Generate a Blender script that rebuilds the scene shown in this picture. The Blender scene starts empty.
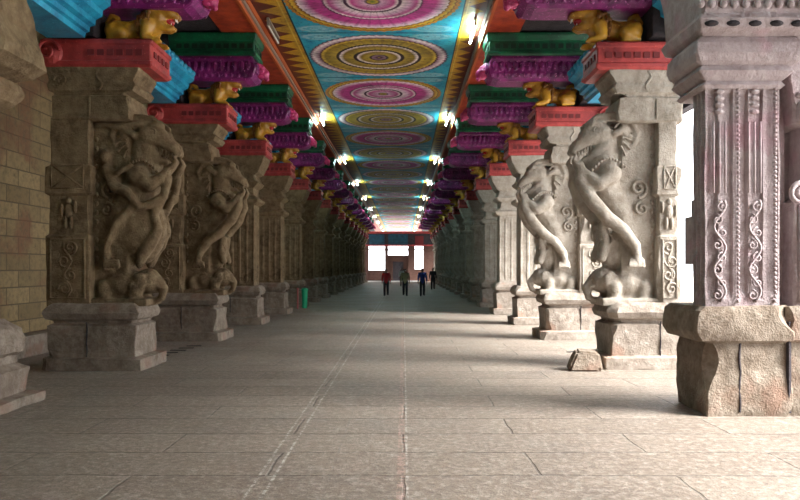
import bpy, bmesh, math, random
from mathutils import Vector, Matrix, noise
PI = math.pi
R = math.radians
rnd = random.Random(7)
scn = bpy.context.scene
C = scn.collection

# ---------------------------------------------------------------- camera, sky, sun, exposure
cam_d = bpy.data.cameras.new('camera')
cam = bpy.data.objects.new('camera', cam_d)
C.objects.link(cam)
cam.location = (0, 0, 1.76)
cam.rotation_euler = (R(90), 0, 0)
cam_d.sensor_width = 36
cam_d.lens = 31.5
cam_d.shift_x = -0.0044
cam_d.shift_y = 0.0219
cam_d.clip_end = 600
scn.camera = cam

world = bpy.data.worlds.new('overcast_sky')
scn.world = world
world.use_nodes = True
wn = world.node_tree.nodes
bg = wn['Background']
bg.inputs['Color'].default_value = (0.94, 0.96, 1.0, 1)
bg.inputs['Strength'].default_value = 6.6

sun_d = bpy.data.lights.new('sun', 'SUN')
sun = bpy.data.objects.new('sun', sun_d)
C.objects.link(sun)
sun_d.energy = 21.0
sun_d.angle = R(26)
sun_d.color = (1.0, 0.98, 0.95)
sun.rotation_euler = Vector((-0.80, 0.26, -0.66)).to_track_quat('-Z', 'Y').to_euler()

scn.view_settings.view_transform = 'Standard'
scn.view_settings.look = 'None'
scn.view_settings.gamma = 1
scn.view_settings.use_curve_mapping = False
scn.view_settings.exposure = -0.08
try:
    scn.cycles.max_bounces = 8
    scn.cycles.diffuse_bounces = 5
    scn.cycles.sample_clamp_indirect = 6
    scn.cycles.use_denoising = True
except Exception:
    pass

# ---------------------------------------------------------------- key dimensions
S = 4.75            # bay length
Y0 = 12.5           # centre of the first beast pillar
NP = 16             # bays
XL, XR = -4.55, 3.5  # aisle faces of the pillar bases
HC = 7.66           # painted ceiling height
ZS = 7.40           # soffit height
YEND = 88.0

# ---------------------------------------------------------------- materials
def new_mat(name):
    m = bpy.data.materials.new(name)
    m.use_nodes = True
    nt = m.node_tree
    return m, nt, nt.nodes['Principled BSDF']

class NB:
    """small node builder"""
    def __init__(s, nt): s.nt = nt
    def _set(s, sock, v):
        if hasattr(v, 'links') or isinstance(v, bpy.types.NodeSocket): s.nt.links.new(v, sock)
        elif isinstance(v, tuple) and len(v) == 3 and sock.type == 'RGBA': sock.default_value = (*v, 1)
        else: sock.default_value = v
    def math(s, op, a, b=None, c=None):
        n = s.nt.nodes.new('ShaderNodeMath'); n.operation = op
        s._set(n.inputs[0], a)
        if b is not None: s._set(n.inputs[1], b)
        if c is not None: s._set(n.inputs[2], c)
        return n.outputs[0]
    def mix(s, f, a, b, mode='MIX'):
        n = s.nt.nodes.new('ShaderNodeMix'); n.data_type = 'RGBA'; n.blend_type = mode
        s._set(n.inputs[0], f); s._set(n.inputs[6], a); s._set(n.inputs[7], b)
        return n.outputs[2]
    def coord(s, kind='Object'):
        n = s.nt.nodes.new('ShaderNodeTexCoord'); return n.outputs[kind]
    def sep(s, v):
        n = s.nt.nodes.new('ShaderNodeSeparateXYZ'); s._set(n.inputs[0], v); return n.outputs
    def comb(s, x, y, z=0.0):
        n = s.nt.nodes.new('ShaderNodeCombineXYZ')
        s._set(n.inputs[0], x); s._set(n.inputs[1], y); s._set(n.inputs[2], z); return n.outputs[0]
    def noise(s, vec, scale, detail=4, rough=0.6):
        n = s.nt.nodes.new('ShaderNodeTexNoise'); s._set(n.inputs['Vector'], vec)
        n.inputs['Scale'].default_value = scale; n.inputs['Detail'].default_value = detail
        n.inputs['Roughness'].default_value = rough; return n.outputs['Fac']
    def ramp(s, f, stops, interp='LINEAR'):
        n = s.nt.nodes.new('ShaderNodeValToRGB'); s._set(n.inputs[0], f)
        cr = n.color_ramp; cr.interpolation = interp
        while len(cr.elements) < len(stops): cr.elements.new(0.5)
        for e, (p, c) in zip(cr.elements, stops):
            e.position = p; e.color = (*c, 1) if len(c) == 3 else c
        return n.outputs[0]
    def bump(s, h, strength, dist=0.02):
        n = s.nt.nodes.new('ShaderNodeBump'); s._set(n.inputs['Height'], h)
        n.inputs['Strength'].default_value = strength; n.inputs['Distance'].default_value = dist
        return n.outputs[0]

def g(v): return (v, v, v)
def srgb(r, g_, b):
    f = lambda c: ((c / 255 + 0.055) / 1.055) ** 2.4 if c > 10 else c / 255 / 12.92
    return (f(r), f(g_), f(b))

def stone_mat(name, base, dark, light, stain=None, rough=0.85):
    m, nt, p = new_mat(name); b = NB(nt)
    co = b.coord()
    n1 = b.noise(co, 0.9, 5, 0.65)
    n2 = b.noise(co, 6.0, 6, 0.7)
    n3 = b.noise(co, 38.0, 3, 0.7)
    c = b.mix(b.ramp(n1, [(0.3, g(0)), (0.7, g(1))]), dark, base)
    c = b.mix(b.ramp(n2, [(0.42, g(0)), (0.8, g(0.75))]), c, light)
    c = b.mix(b.ramp(n2, [(0.25, g(0.7)), (0.42, g(0))]), c, dark)
    if stain:
        n4 = b.noise(co, 1.7, 3, 0.5)
        c = b.mix(b.ramp(n4, [(0.56, g(0)), (0.68, g(0.6))]), c, stain)
    c = b.mix(b.math('MULTIPLY', n3, 0.35), c, dark)
    nt.links.new(c, p.inputs['Base Color'])
    p.inputs['Roughness'].default_value = rough
    p.inputs['Specular IOR Level'].default_value = 0.25
    h = b.math('ADD', b.math('MULTIPLY', n2, 0.8), b.math('MULTIPLY', n3, 0.35))
    nt.links.new(b.bump(h, 0.85, 0.06), p.inputs['Normal'])
    return m

def paint_mat(name, col, dark, speck, rough=0.45, spk=0.62, scale=22.0):
    m, nt, p = new_mat(name); b = NB(nt)
    co = b.coord()
    n1 = b.noise(co, 3.0, 4, 0.6); n2 = b.noise(co, scale, 3, 0.7)
    c = b.mix(b.ramp(n1, [(0.35, g(0)), (0.65, g(1))]), dark, col)
    c = b.mix(b.ramp(n2, [(spk, g(0)), (spk + 0.08, g(0.8))]), c, speck)
    nt.links.new(c, p.inputs['Base Color'])
    p.inputs['Roughness'].default_value = rough
    nt.links.new(b.bump(n2, 0.35, 0.02), p.inputs['Normal'])
    return m

def plain(name, col, rough=0.6, metal=0.0):
    m, nt, p = new_mat(name); b = NB(nt)
    n1 = b.noise(b.coord(), 8.0, 3, 0.6)
    c = b.mix(b.math('MULTIPLY', n1, 0.5), col, tuple(x * 0.6 for x in col))
    nt.links.new(c, p.inputs['Base Color'])
    p.inputs['Roughness'].default_value = rough; p.inputs['Metallic'].default_value = metal
    return m

M = {}
M['stone'] = stone_mat('carved_granite', (0.225, 0.152, 0.082), (0.07, 0.044, 0.022), (0.38, 0.28, 0.165))  # granite copy with wall-side soot and shade put into the colour
M['stone_pale'] = stone_mat('pale_granite', (0.50, 0.44, 0.37), (0.26, 0.22, 0.175), (0.66, 0.60, 0.53))  # same granite lightened: daylight of the open side is in the colour
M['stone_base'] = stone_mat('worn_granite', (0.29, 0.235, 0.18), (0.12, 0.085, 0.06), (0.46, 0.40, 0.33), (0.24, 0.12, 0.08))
M['stone_base_pale'] = stone_mat('worn_pale_granite', (0.42, 0.36, 0.30), (0.18, 0.14, 0.11), (0.6, 0.54, 0.47), (0.33, 0.18, 0.12))  # sunlit copy of the worn base granite, light put into the colour
M['gate_stone'] = stone_mat('reddish_gate_stone', (0.10, 0.05, 0.038), (0.06, 0.028, 0.02), (0.16, 0.09, 0.07))
M['stone_pink'] = stone_mat('pinkish_granite', (0.50, 0.42, 0.42), (0.27, 0.21, 0.21), (0.64, 0.56, 0.57), (0.50, 0.28, 0.33))  # purple sheen of lens haze is tinted into this granite
M['dark_stone'] = stone_mat('sooty_stone', (0.055, 0.045, 0.05), (0.02, 0.018, 0.022), (0.09, 0.075, 0.08))  # near-black for joints, also carries the shade of voids and holes
M['red'] = paint_mat('red_paint', srgb(180, 66, 64), srgb(125, 36, 38), srgb(205, 100, 90), 0.5)
M['red_dark'] = plain('maroon_paint', srgb(110, 28, 30))
M['magenta'] = paint_mat('magenta_paint', srgb(142, 38, 118), srgb(82, 16, 72), srgb(215, 120, 190), 0.4, 0.6, 16)
M['pink'] = paint_mat('pink_bud_paint', srgb(215, 70, 130), srgb(150, 35, 90), srgb(235, 150, 190), 0.4)
M['green'] = paint_mat('green_paint', srgb(14, 98, 62), srgb(6, 55, 38), srgb(40, 140, 90), 0.4)
M['green_dark'] = plain('dark_green_paint', srgb(4, 40, 26))
M['blue'] = paint_mat('turquoise_paint', srgb(40, 160, 195), srgb(22, 110, 150), srgb(80, 195, 220), 0.4)
M['blue_deep'] = paint_mat('deep_teal_paint', srgb(12, 72, 92), srgb(6, 42, 58), srgb(40, 110, 125), 0.5)
M['orange'] = paint_mat('orange_paint', srgb(180, 68, 32), srgb(130, 38, 22), srgb(120, 20, 40), 0.55, 0.60, 7)
M['gold'] = paint_mat('golden_paint', srgb(205, 155, 50), srgb(140, 92, 22), srgb(230, 195, 100), 0.35, 0.62, 9)
M['gold_dark'] = plain('brown_mane_paint', srgb(120, 75, 20), 0.5)
M['mouth'] = plain('red_mouth_paint', srgb(170, 20, 30), 0.4)
M['white'] = plain('white_paint', (0.8, 0.78, 0.72), 0.5)
M['black'] = plain('black_paint', (0.01, 0.01, 0.012), 0.5)
M['rail'] = plain('grey_metal_rail', (0.32, 0.30, 0.26), 0.35, 0.3)
M['rail_orange'] = plain('orange_rail', srgb(190, 90, 40), 0.5)
M['skin'] = plain('brown_skin', (0.22, 0.11, 0.065), 0.6)
M['hair'] = plain('black_hair', (0.012, 0.01, 0.01), 0.6)
for nm, c in (('shirt_red', (0.42, 0.02, 0.03)), ('shirt_tan', (0.30, 0.26, 0.14)), ('shirt_blue', (0.02, 0.05, 0.30)),
              ('shirt_white', (0.6, 0.6, 0.62)), ('trousers', (0.02, 0.022, 0.03)), ('shoe', (0.01, 0.01, 0.01))):
    M[nm] = plain(nm, c, 0.8)
M['green_plastic'] = plain('green_plastic', (0.0, 0.36, 0.16), 0.4)
M['pink_cloth'] = plain('pinkish_red_plastic', (0.5, 0.12, 0.12), 0.6)
M['steps'] = plain('pale_threshold_stone', (0.85, 0.85, 0.83), 0.7)  # near-white colour standing for sunlight on the floor

# tube glow
m, nt, p = new_mat('fluorescent_tube')
p.inputs['Base Color'].default_value = (0.9, 0.95, 0.95, 1)
p.inputs['Emission Color'].default_value = (0.62, 1.0, 0.97, 1)
p.inputs['Emission Strength'].default_value = 190.0
M['tube'] = m
M['tube_off'] = plain('unlit_tube_glass', (0.75, 0.72, 0.66), 0.2)

def ceiling_material():
    m, nt, p = new_mat('painted_mandala_ceiling'); b = NB(nt)
    co = b.coord(); x, y, z = b.sep(co)[:3]
    P = 4.13; YC = 23.8
    q = b.math('DIVIDE', b.math('SUBTRACT', y, YC - P / 2), P)
    fl = b.math('FLOOR', q)
    yl = b.math('MULTIPLY', b.math('SUBTRACT', b.math('SUBTRACT', q, fl), 0.5), P)
    par = b.math('ABSOLUTE', b.math('SUBTRACT', b.math('MULTIPLY', b.math('FRACT', b.math('MULTIPLY', fl, 0.5)), 2.0), 0.0))  # 0 pink, 1 gold
    xl = b.math('ADD', x, 0.69)
    r = b.math('SQRT', b.math('ADD', b.math('MULTIPLY', xl, xl), b.math('MULTIPLY', yl, yl)))
    r = b.math('DIVIDE', r, 2.0)
    th = b.math('ARCTAN2', yl, xl)
    nz = b.noise(co, 9.0, 4, 0.7)
    sc = b.math('ABSOLUTE', b.math('SINE', b.math('MULTIPLY', th, 30.0)))
    sc2 = b.math('ABSOLUTE', b.math('SINE', b.math('MULTIPLY', th, 16.0)))
    rr = b.math('SUBTRACT', b.math('ADD', r, b.math('MULTIPLY', b.math('MULTIPLY', sc, r), 0.022)), b.math('MULTIPLY', b.math('SUBTRACT', nz, 0.5), 0.02))
    dk = srgb(70, 12, 60); pk = srgb(205, 62, 150); pl = srgb(235, 190, 220); wh = srgb(240, 225, 225)
    gd = srgb(205, 140, 20); br = srgb(110, 50, 10); gr = srgb(60, 130, 20); ye = srgb(225, 190, 60)
    pink = b.ramp(rr, [(0.0, gr), (0.055, ye), (0.075, dk), (0.10, pl), (0.24, pk), (0.285, wh), (0.30, dk), (0.325, dk),
                       (0.34, wh), (0.42, pl), (0.50, pk), (0.545, wh), (0.56, dk), (0.585, pk), (0.66, pk), (0.72, pk), (0.80, pl), (0.855, wh),
                       (0.87, br), (0.885, gd), (0.925, ye), (0.945, br), (0.955, gd), (0.99, gd), (1.0, br)])
    ol = srgb(150, 122, 25); ol2 = srgb(190, 160, 55); dd = srgb(50, 32, 30); mv = srgb(170, 130, 150)
    gold = b.ramp(rr, [(0.0, ye), (0.03, dk), (0.09, mv), (0.12, dd), (0.15, ol2), (0.25, ol), (0.30, wh), (0.32, dd), (0.355, dd), (0.37, ol2),
                       (0.50, ol), (0.55, wh), (0.57, dd), (0.60, dd), (0.61, ol2), (0.76, ol), (0.80, ye), (0.83, dk), (0.85, mv), (0.92, wh), (0.955, mv), (0.965, dk), (0.98, srgb(60, 150, 170))])
    man = b.mix(par, pink, gold)
    # petal rays inside the rings
    ray = b.math('MULTIPLY', b.math('GREATER_THAN', sc2, 0.93), b.math('LESS_THAN', rr, 0.84))
    man = b.mix(b.math('MULTIPLY', ray, 0.25), man, dk)
    nb = b.noise(co, 2.2, 5, 0.7)
    blue = b.mix(b.ramp(nb, [(0.35, g(0)), (0.65, g(1))]), srgb(10, 125, 165), srgb(60, 195, 215))
    # pale cloud scrolls in the corners between the circles
    ex = b.math('DIVIDE', b.math('SUBTRACT', b.math('ABSOLUTE', xl), 1.40), 0.60)
    ey = b.math('DIVIDE', b.math('SUBTRACT', b.math('ABSOLUTE', yl), P / 2 - 0.30), 0.26)
    er = b.math('SQRT', b.math('ADD', b.math('MULTIPLY', ex, ex), b.math('MULTIPLY', ey, ey)))
    er = b.math('ADD', er, b.math('MULTIPLY', b.math('SUBTRACT', nz, 0.5), 0.8))
    cm = b.ramp(er, [(0.0, g(0.2)), (0.35, g(0.6)), (0.45, g(0.1)), (0.75, g(0.65)), (1.0, g(0))])
    blue = b.mix(cm, blue, srgb(175, 205, 205))
    # panel seam
    seam = b.math('GREATER_THAN', b.math('ABSOLUTE', yl), P / 2 - 0.025)
    blue = b.mix(seam, blue, srgb(30, 60, 80))
    inside = b.math('LESS_THAN', rr, 0.995)
    c = b.mix(inside, blue, man)
    # borders
    xi1, xo1, xi2, xo2 = -2.66, -3.40, 1.36, 1.90
    def border(xi, xo):
        w = b.math('DIVIDE', b.math('SUBTRACT', x, xi), xo - xi)
        f = b.math('FRACT', b.math('DIVIDE', y, 0.62))
        tri = b.math('ABSOLUTE', b.math('SUBTRACT', b.math('MULTIPLY', f, 2.0), 1.0))
        t = b.math('GREATER_THAN', b.math('MULTIPLY', b.math('SUBTRACT', w, 0.24), 1.5), tri)
        col = b.mix(t, srgb(195, 148, 28), srgb(105, 38, 14))
        ln = b.math('LESS_THAN', w, 0.055)
        col = b.mix(ln, col, srgb(10, 30, 45))
        ln2 = b.math('MULTIPLY', b.math('GREATER_THAN', w, 0.16), b.math('LESS_THAN', w, 0.21))
        return b.mix(ln2, col, srgb(215, 180, 70))
    c = b.mix(b.math('LESS_THAN', x, xi1), c, border(xi1, xo1))
    c = b.mix(b.math('GREATER_THAN', x, xi2), c, border(xi2, xo2))
    # grime
    c = b.mix(b.ramp(b.noise(co, 1.1, 6, 0.7), [(0.45, g(0)), (0.72, g(0.6))]), c, srgb(22, 36, 44))
    c = b.mix(b.ramp(nz, [(0.3, g(0.6)), (0.47, g(0))]), c, srgb(35, 30, 50))
    nt.links.new(c, p.inputs['Base Color'])
    p.inputs['Roughness'].default_value = 0.55
    nt.links.new(b.bump(nz, 0.2, 0.01), p.inputs['Normal'])
    return m
M['ceiling'] = ceiling_material()

def floor_material():
    m, nt, p = new_mat('granite_paving'); b = NB(nt)
    co = b.coord(); x, y, z = b.sep(co)[:3]
    wob = b.math('MULTIPLY', b.math('SUBTRACT', b.noise(co, 1.3, 3), 0.5), 0.09)
    v = b.comb(b.math('ADD', x, wob), b.math('ADD', y, wob), 0.0)
    br = nt.nodes.new('ShaderNodeTexBrick')
    nt.links.new(v, br.inputs['Vector'])
    br.inputs['Scale'].default_value = 1.0
    br.inputs['Brick Width'].default_value = 2.3
    br.inputs['Row Height'].default_value = 0.74
    br.inputs['Mortar Size'].default_value = 0.014
    br.inputs['Mortar Smooth'].default_value = 0.4
    br.inputs['Bias'].default_value = 0.0
    br.inputs['Color1'].default_value = (0.178, 0.14, 0.112, 1)
    br.inputs['Color2'].default_value = (0.26, 0.212, 0.172, 1)
    br.inputs['Mortar'].default_value = (0.09, 0.08, 0.068, 1)
    c = br.outputs['Color']
    n1 = b.noise(co, 0.55, 5, 0.7); n2 = b.noise(co, 14.0, 5, 0.75); n3 = b.noise(co, 60.0, 2, 0.7)
    c = b.mix(b.ramp(n1, [(0.35, g(0.0)), (0.7, g(0.55))]), c, (0.29, 0.235, 0.18))
    c = b.mix(b.ramp(n1, [(0.2, g(0.5)), (0.45, g(0))]), c, (0.13, 0.12, 0.11))
    c = b.mix(b.ramp(n2, [(0.5, g(0)), (0.66, g(0.65))]), c, (0.44, 0.39, 0.34))
    n5 = b.noise(co, 3.2, 6, 0.75)
    c = b.mix(b.ramp(n5, [(0.3, g(0.5)), (0.46, g(0))]), c, (0.12, 0.098, 0.08))
    c = b.mix(b.ramp(n5, [(0.56, g(0)), (0.68, g(0.5))]), c, (0.46, 0.41, 0.35))
    c = b.mix(b.ramp(n2, [(0.3, g(0.6)), (0.5, g(0))]), c, (0.09, 0.078, 0.066))
    c = b.mix(b.ramp(n3, [(0.35, g(0.5)), (0.5, g(0))]), c, (0.07, 0.062, 0.055))
    # worn painted guide lines along the corridor
    wx = b.math('ADD', x, b.math('MULTIPLY', b.math('SUBTRACT', b.noise(co, 5.0, 3), 0.5), 0.02))
    brk = b.ramp(n2, [(0.46, g(0)), (0.6, g(0.75))])
    def line(x0, w, col, c, k=1.0):
        mk = b.math('LESS_THAN', b.math('ABSOLUTE', b.math('SUBTRACT', wx, x0)), w)
        return b.mix(b.math('MULTIPLY', b.math('MULTIPLY', mk, brk), k), c, col)
    c = line(-1.22, 0.012, (0.62, 0.60, 0.56), c)
    c = line(-1.09, 0.012, (0.62, 0.60, 0.56), c)
    c = line(-0.02, 0.035, (0.45, 0.26, 0.22), c, 0.7)
    c = line(0.03, 0.010, (0.62, 0.60, 0.56), c, 0.8)
    c = line(-0.62, 0.010, (0.16, 0.15, 0.14), c, 0.8)
    nt.links.new(c, p.inputs['Base Color'])
    rf = b.ramp(n1, [(0.3, g(0.42)), (0.7, g(0.62))])
    nt.links.new(rf, p.inputs['Roughness'])
    h = b.math('ADD', b.math('MULTIPLY', n2, 0.5), b.math('MULTIPLY', b.math('SUBTRACT', 1.0, br.outputs['Fac']), 0.9))
    nt.links.new(b.bump(h, 0.7, 0.035), p.inputs['Normal'])
    return m
M['floor'] = floor_material()

def wall_material():
    m, nt, p = new_mat('coursed_ashlar_wall'); b = NB(nt)
    co = b.coord(); x, y, z = b.sep(co)[:3]
    br = nt.nodes.new('ShaderNodeTexBrick')
    nt.links.new(b.comb(b.math('ADD', x, y), z, 0.0), br.inputs['Vector'])
    br.inputs['Scale'].default_value = 1.0
    br.inputs['Brick Width'].default_value = 0.85
    br.inputs['Row Height'].default_value = 0.34
    br.inputs['Mortar Size'].default_value = 0.014
    br.inputs['Color1'].default_value = (0.17, 0.115, 0.05, 1)
    br.inputs['Color2'].default_value = (0.27, 0.19, 0.088, 1)
    br.inputs['Mortar'].default_value = (0.10, 0.07, 0.035, 1)
    c = br.outputs['Color']
    n1 = b.noise(co, 0.8, 5, 0.6); n2 = b.noise(co, 9.0, 5, 0.7)
    c = b.mix(b.ramp(n1, [(0.52, g(0)), (0.62, g(0.75))]), c, (0.16, 0.07, 0.035))
    c = b.mix(b.ramp(n2, [(0.3, g(0.8)), (0.55, g(0))]), c, (0.10, 0.075, 0.04))
    low = b.ramp(b.math('ADD', z, b.math('MULTIPLY', n1, 1.2)), [(0.9, g(0.75)), (1.0, g(0.0))])
    nt.links.new(c, p.inputs['Base Color'])
    p.inputs['Roughness'].default_value = 0.85
    h = b.math('ADD', b.math('MULTIPLY', n2, 0.4), b.math('SUBTRACT', 1.0, br.outputs['Fac']))
    nt.links.new(b.bump(h, 0.8, 0.03), p.inputs['Normal'])
    return m
M['wall'] = wall_material()

# ---------------------------------------------------------------- mesh helpers
def finish(bm, smooth=False):
    bmesh.ops.recalc_face_normals(bm, faces=bm.faces)
    if smooth:
        for f in bm.faces: f.smooth = True

def mesh_of(name, bm, mat, smooth=False):
    finish(bm, smooth)
    me = bpy.data.meshes.new(name); bm.to_mesh(me); bm.free()
    if smooth: me.set_sharp_from_angle(angle=R(32))
    for mm in (mat if isinstance(mat, list) else [mat]): me.materials.append(mm)
    return me

def link(name, me, parent=None, loc=None):
    o = bpy.data.objects.new(name, me); C.objects.link(o)
    if parent is not None: o.parent = parent
    if loc is not None: o.location = loc
    return o

def pattern(o, bm, mat, smooth=False):
    """adds surface ornament in its own colour to the mesh of a part"""
    me = o.data; n0 = len(me.materials)
    if mat.name in me.materials: idx = me.materials.find(mat.name)
    else: me.materials.append(mat); idx = n0
    finish(bm, smooth)
    for f in bm.faces: f.material_index = idx
    tmp = bpy.data.meshes.new('tmp'); bm.to_mesh(tmp); bm.free()
    b2 = bmesh.new(); b2.from_mesh(me); b2.from_mesh(tmp); b2.to_mesh(me); b2.free()
    bpy.data.meshes.remove(tmp)

def obj(name, bm, mat, parent=None, smooth=False):
    return link(name, mesh_of(name, bm, mat, smooth), parent)

def tag(o, label, cat, group=None, kind=None):
    o['label'] = label; o['category'] = cat
    if group: o['group'] = group
    if kind: o['kind'] = kind
    return o

def struct(name, bm, mat):
    o = obj(name, bm, mat); o['kind'] = 'structure'; return o

def thing(name, label, cat, loc, rz=0, group=None):
    o = bpy.data.objects.new(name, None); C.objects.link(o)
    o.location = loc; o.rotation_euler = (0, 0, rz)
    return tag(o, label, cat, group)

def dup(root, loc, rz, label, group=None):
    r = root.copy(); C.objects.link(r); r.location = loc; r.rotation_euler = (0, 0, rz); r['label'] = label
    if group: r['group'] = group
    for ch in list(root.children):
        c = ch.copy(); C.objects.link(c); c.parent = r
        for gr in list(ch.children):
            d = gr.copy(); C.objects.link(d); d.parent = c
    return r

def box(bm, x0, x1, y0, y1, z0, z1, bev=0.0):
    r = bmesh.ops.create_cube(bm, size=1.0)
    vs = r['verts']
    for v in vs:
        v.co = Vector(((x0 + x1) / 2 + v.co.x * (x1 - x0), (y0 + y1) / 2 + v.co.y * (y1 - y0), (z0 + z1) / 2 + v.co.z * (z1 - z0)))
    if bev > 0:
        es = {e for v in vs for e in v.link_edges}
        bmesh.ops.bevel(bm, geom=list(es), offset=bev, segments=2, affect='EDGES', profile=0.6)

def ellipsoid(bm, c, r, seg=14, rot=None):
    m = Matrix.Translation(Vector(c)) @ (rot.to_4x4() if rot else Matrix.Identity(4)) @ Matrix.Diagonal((*r, 1))
    bmesh.ops.create_uvsphere(bm, u_segments=seg, v_segments=max(6, seg * 2 // 3), radius=1.0, matrix=m)

def cone(bm, a, b_, r0, r1, seg=12):
    a, b_ = Vector(a), Vector(b_); d = b_ - a
    if d.length < 1e-5: return
    q = d.to_track_quat('Z', 'Y').to_matrix().to_4x4()
    bmesh.ops.create_cone(bm, cap_ends=True, cap_tris=False, segments=seg, radius1=r0, radius2=r1, depth=d.length,
                          matrix=Matrix.Translation((a + b_) / 2) @ q)

def limb(bm, pts, rad, seg=12):
    for i, (p_, r_) in enumerate(zip(pts, rad)):
        ellipsoid(bm, p_, (r_, r_, r_), seg)
        if i: cone(bm, pts[i - 1], p_, rad[i - 1], r_, seg)

def tube(bm, pts, r, seg=6, closed=False):
    """swept round bar"""
    pts = [Vector(p_) for p_ in pts]; n = len(pts); rings = []
    for i, p_ in enumerate(pts):
        if closed: t = pts[(i + 1) % n] - pts[i - 1]
        else: t = pts[min(i + 1, n - 1)] - pts[max(i - 1, 0)]
        t.normalize()
        up = Vector((0, 1, 0)) if abs(t.y) < 0.9 else Vector((1, 0, 0))
        s = t.cross(up).normalized(); u = s.cross(t)
        rr = r[i] if isinstance(r, (list, tuple)) else r
        rings.append([bm.verts.new(p_ + (s * math.cos(a) + u * math.sin(a)) * rr) for a in (2 * PI * k / seg for k in range(seg))])
    for i in range(n if closed else n - 1):
        A, B = rings[i], rings[(i + 1) % n]
        for k in range(seg):
            bm.faces.new((A[k], A[(k + 1) % seg], B[(k + 1) % seg], B[k]))
    if not closed:
        bm.faces.new(rings[0]); bm.faces.new(list(reversed(rings[-1])))

def loft(bm, rings):
    vr = [[bm.verts.new(p_) for p_ in r_] for r_ in rings]
    n = len(vr[0])
    for A, B in zip(vr, vr[1:]):
        for k in range(n):
            bm.faces.new((A[k], A[(k + 1) % n], B[(k + 1) % n], B[k]))
    bm.faces.new(list(reversed(vr[0]))); bm.faces.new(vr[-1])

def rect_pts(u0, u1, yh, c, nu=9, ny=7, yc=0.0):
    """perimeter of a chamfered rectangle"""
    P_ = []
    def seg(a, b_, n):
        for i in range(n): P_.append((a[0] + (b_[0] - a[0]) * i / n, a[1] + (b_[1] - a[1]) * i / n))
    seg((u0 + c[0], -yh), (u1 - c[1], -yh), nu); seg((u1 - c[1], -yh), (u1, -yh + c[1]), 1)
    seg((u1, -yh + c[1]), (u1, yh - c[2]), ny); seg((u1, yh - c[2]), (u1 - c[2], yh), 1)
    seg((u1 - c[2], yh), (u0 + c[3], yh), nu); seg((u0 + c[3], yh), (u0, yh - c[3]), 1)
    seg((u0, yh - c[3]), (u0, -yh + c[0]), ny); seg((u0, -yh + c[0]), (u0 + c[0], -yh), 1)
    return [(a, b_ + yc) for a, b_ in P_]

def stone_loft(bm, secs, seed, amp=0.02, chip=0.05, step=0.09, nu=12, ny=8, yc=0.0):
    """secs: (z, u0, u1, yhalf) stacked; corners chipped and surface weathered by noise"""
    zs = []
    for (a, b_) in zip(secs, secs[1:]):
        n = max(1, int(math.ceil(abs(b_[0] - a[0]) / step)))
        for i in range(n): zs.append([a[j] + (b_[j] - a[j]) * i / n for j in range(4)])
    zs.append(list(secs[-1]))
    rings = []
    for z, u0, u1, yh in zs:
        c = [0.012 + max(0.0, noise.noise(Vector((z * 2.3 + k * 7.1, seed, k * 3.7)))) * chip * 2.2 for k in range(4)]
        ring = []
        for (u, y) in rect_pts(u0, u1, yh, c, nu, ny, yc):
            p_ = Vector((u, y, z))
            d = noise.noise_vector(p_ * 1.9 + Vector((seed, 0, 0))) * amp + noise.noise_vector(p_ * 7.0 + Vector((0, seed, 0))) * amp * 0.5
            d.z *= 0.5
            q = p_ + d
            q.z = max(q.z, -0.02)
            ring.append(q)
        rings.append(ring)
    loft(bm, rings)

def spiral(cx, cz, y, r0, turns, a0=0.0, sgn=1, n=26):
    return [(cx + sgn * r0 * (1 - 0.85 * t) * math.cos(a0 + turns * 2 * PI * t), y, cz + r0 * (1 - 0.85 * t) * math.sin(a0 + turns * 2 * PI * t))
            for t in (i / n for i in range(n + 1))]

def remeshed(name, bm, voxel, mat, smooth=True, extra=None, noise_amp=0.0, seed=0.0):
    me = bpy.data.meshes.new('tmp'); finish(bm); bm.to_mesh(me); bm.free()
    o = bpy.data.objects.new('tmp', me); C.objects.link(o)
    md = o.modifiers.new('r', 'REMESH'); md.mode = 'VOXEL'; md.voxel_size = voxel
    sm = o.modifiers.new('s', 'SMOOTH'); sm.iterations = 2; sm.factor = 0.5
    dg = bpy.context.evaluated_depsgraph_get()
    out = bpy.data.meshes.new_from_object(o.evaluated_get(dg))
    bpy.data.objects.remove(o); bpy.data.meshes.remove(me)
    b2 = bmesh.new(); b2.from_mesh(out)
    if noise_amp:
        for v in b2.verts:
            v.co += noise.noise_vector(v.co * 6 + Vector((seed, 0, 0))) * noise_amp
    if extra: extra(b2)
    for f in b2.faces: f.smooth = smooth
    bpy.data.meshes.remove(out)
    res = bpy.data.meshes.new(name); b2.to_mesh(res); b2.free()
    for mm in (mat if isinstance(mat, list) else [mat]): res.materials.append(mm)
    return res

# ---------------------------------------------------------------- setting
bm = bmesh.new(); box(bm, -7.8, 8.0, -8, 119, -0.3, 0)
struct('floor', bm, M['floor'])
bm = bmesh.new(); box(bm, -90, 100, -60, 240, -0.6, -0.31)
m, nt, p = new_mat('bright_courtyard_ground'); b = NB(nt)
nt.links.new(b.mix(b.noise(b.coord(), 0.4, 4), (0.45, 0.42, 0.38), (0.62, 0.6, 0.56)), p.inputs['Base Color']); p.inputs['Roughness'].default_value = 0.9
struct('floor', bm, m)
bm = bmesh.new(); box(bm, -3.40, 1.90, -8, 118, HC, HC + 0.3)
struct('ceiling', bm, M['ceiling'])
bm = bmesh.new(); box(bm, -8.2, -4.36, -8, 118, ZS + 0.05, HC + 0.3)
struct('ceiling', bm, M['dark_stone'])  # near-black colour stands for the dark void over the aisle
bm = bmesh.new(); box(bm, 2.78, 8.3, -8, 118, ZS + 0.05, HC + 0.3)
struct('ceiling', bm, M['dark_stone'])
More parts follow.
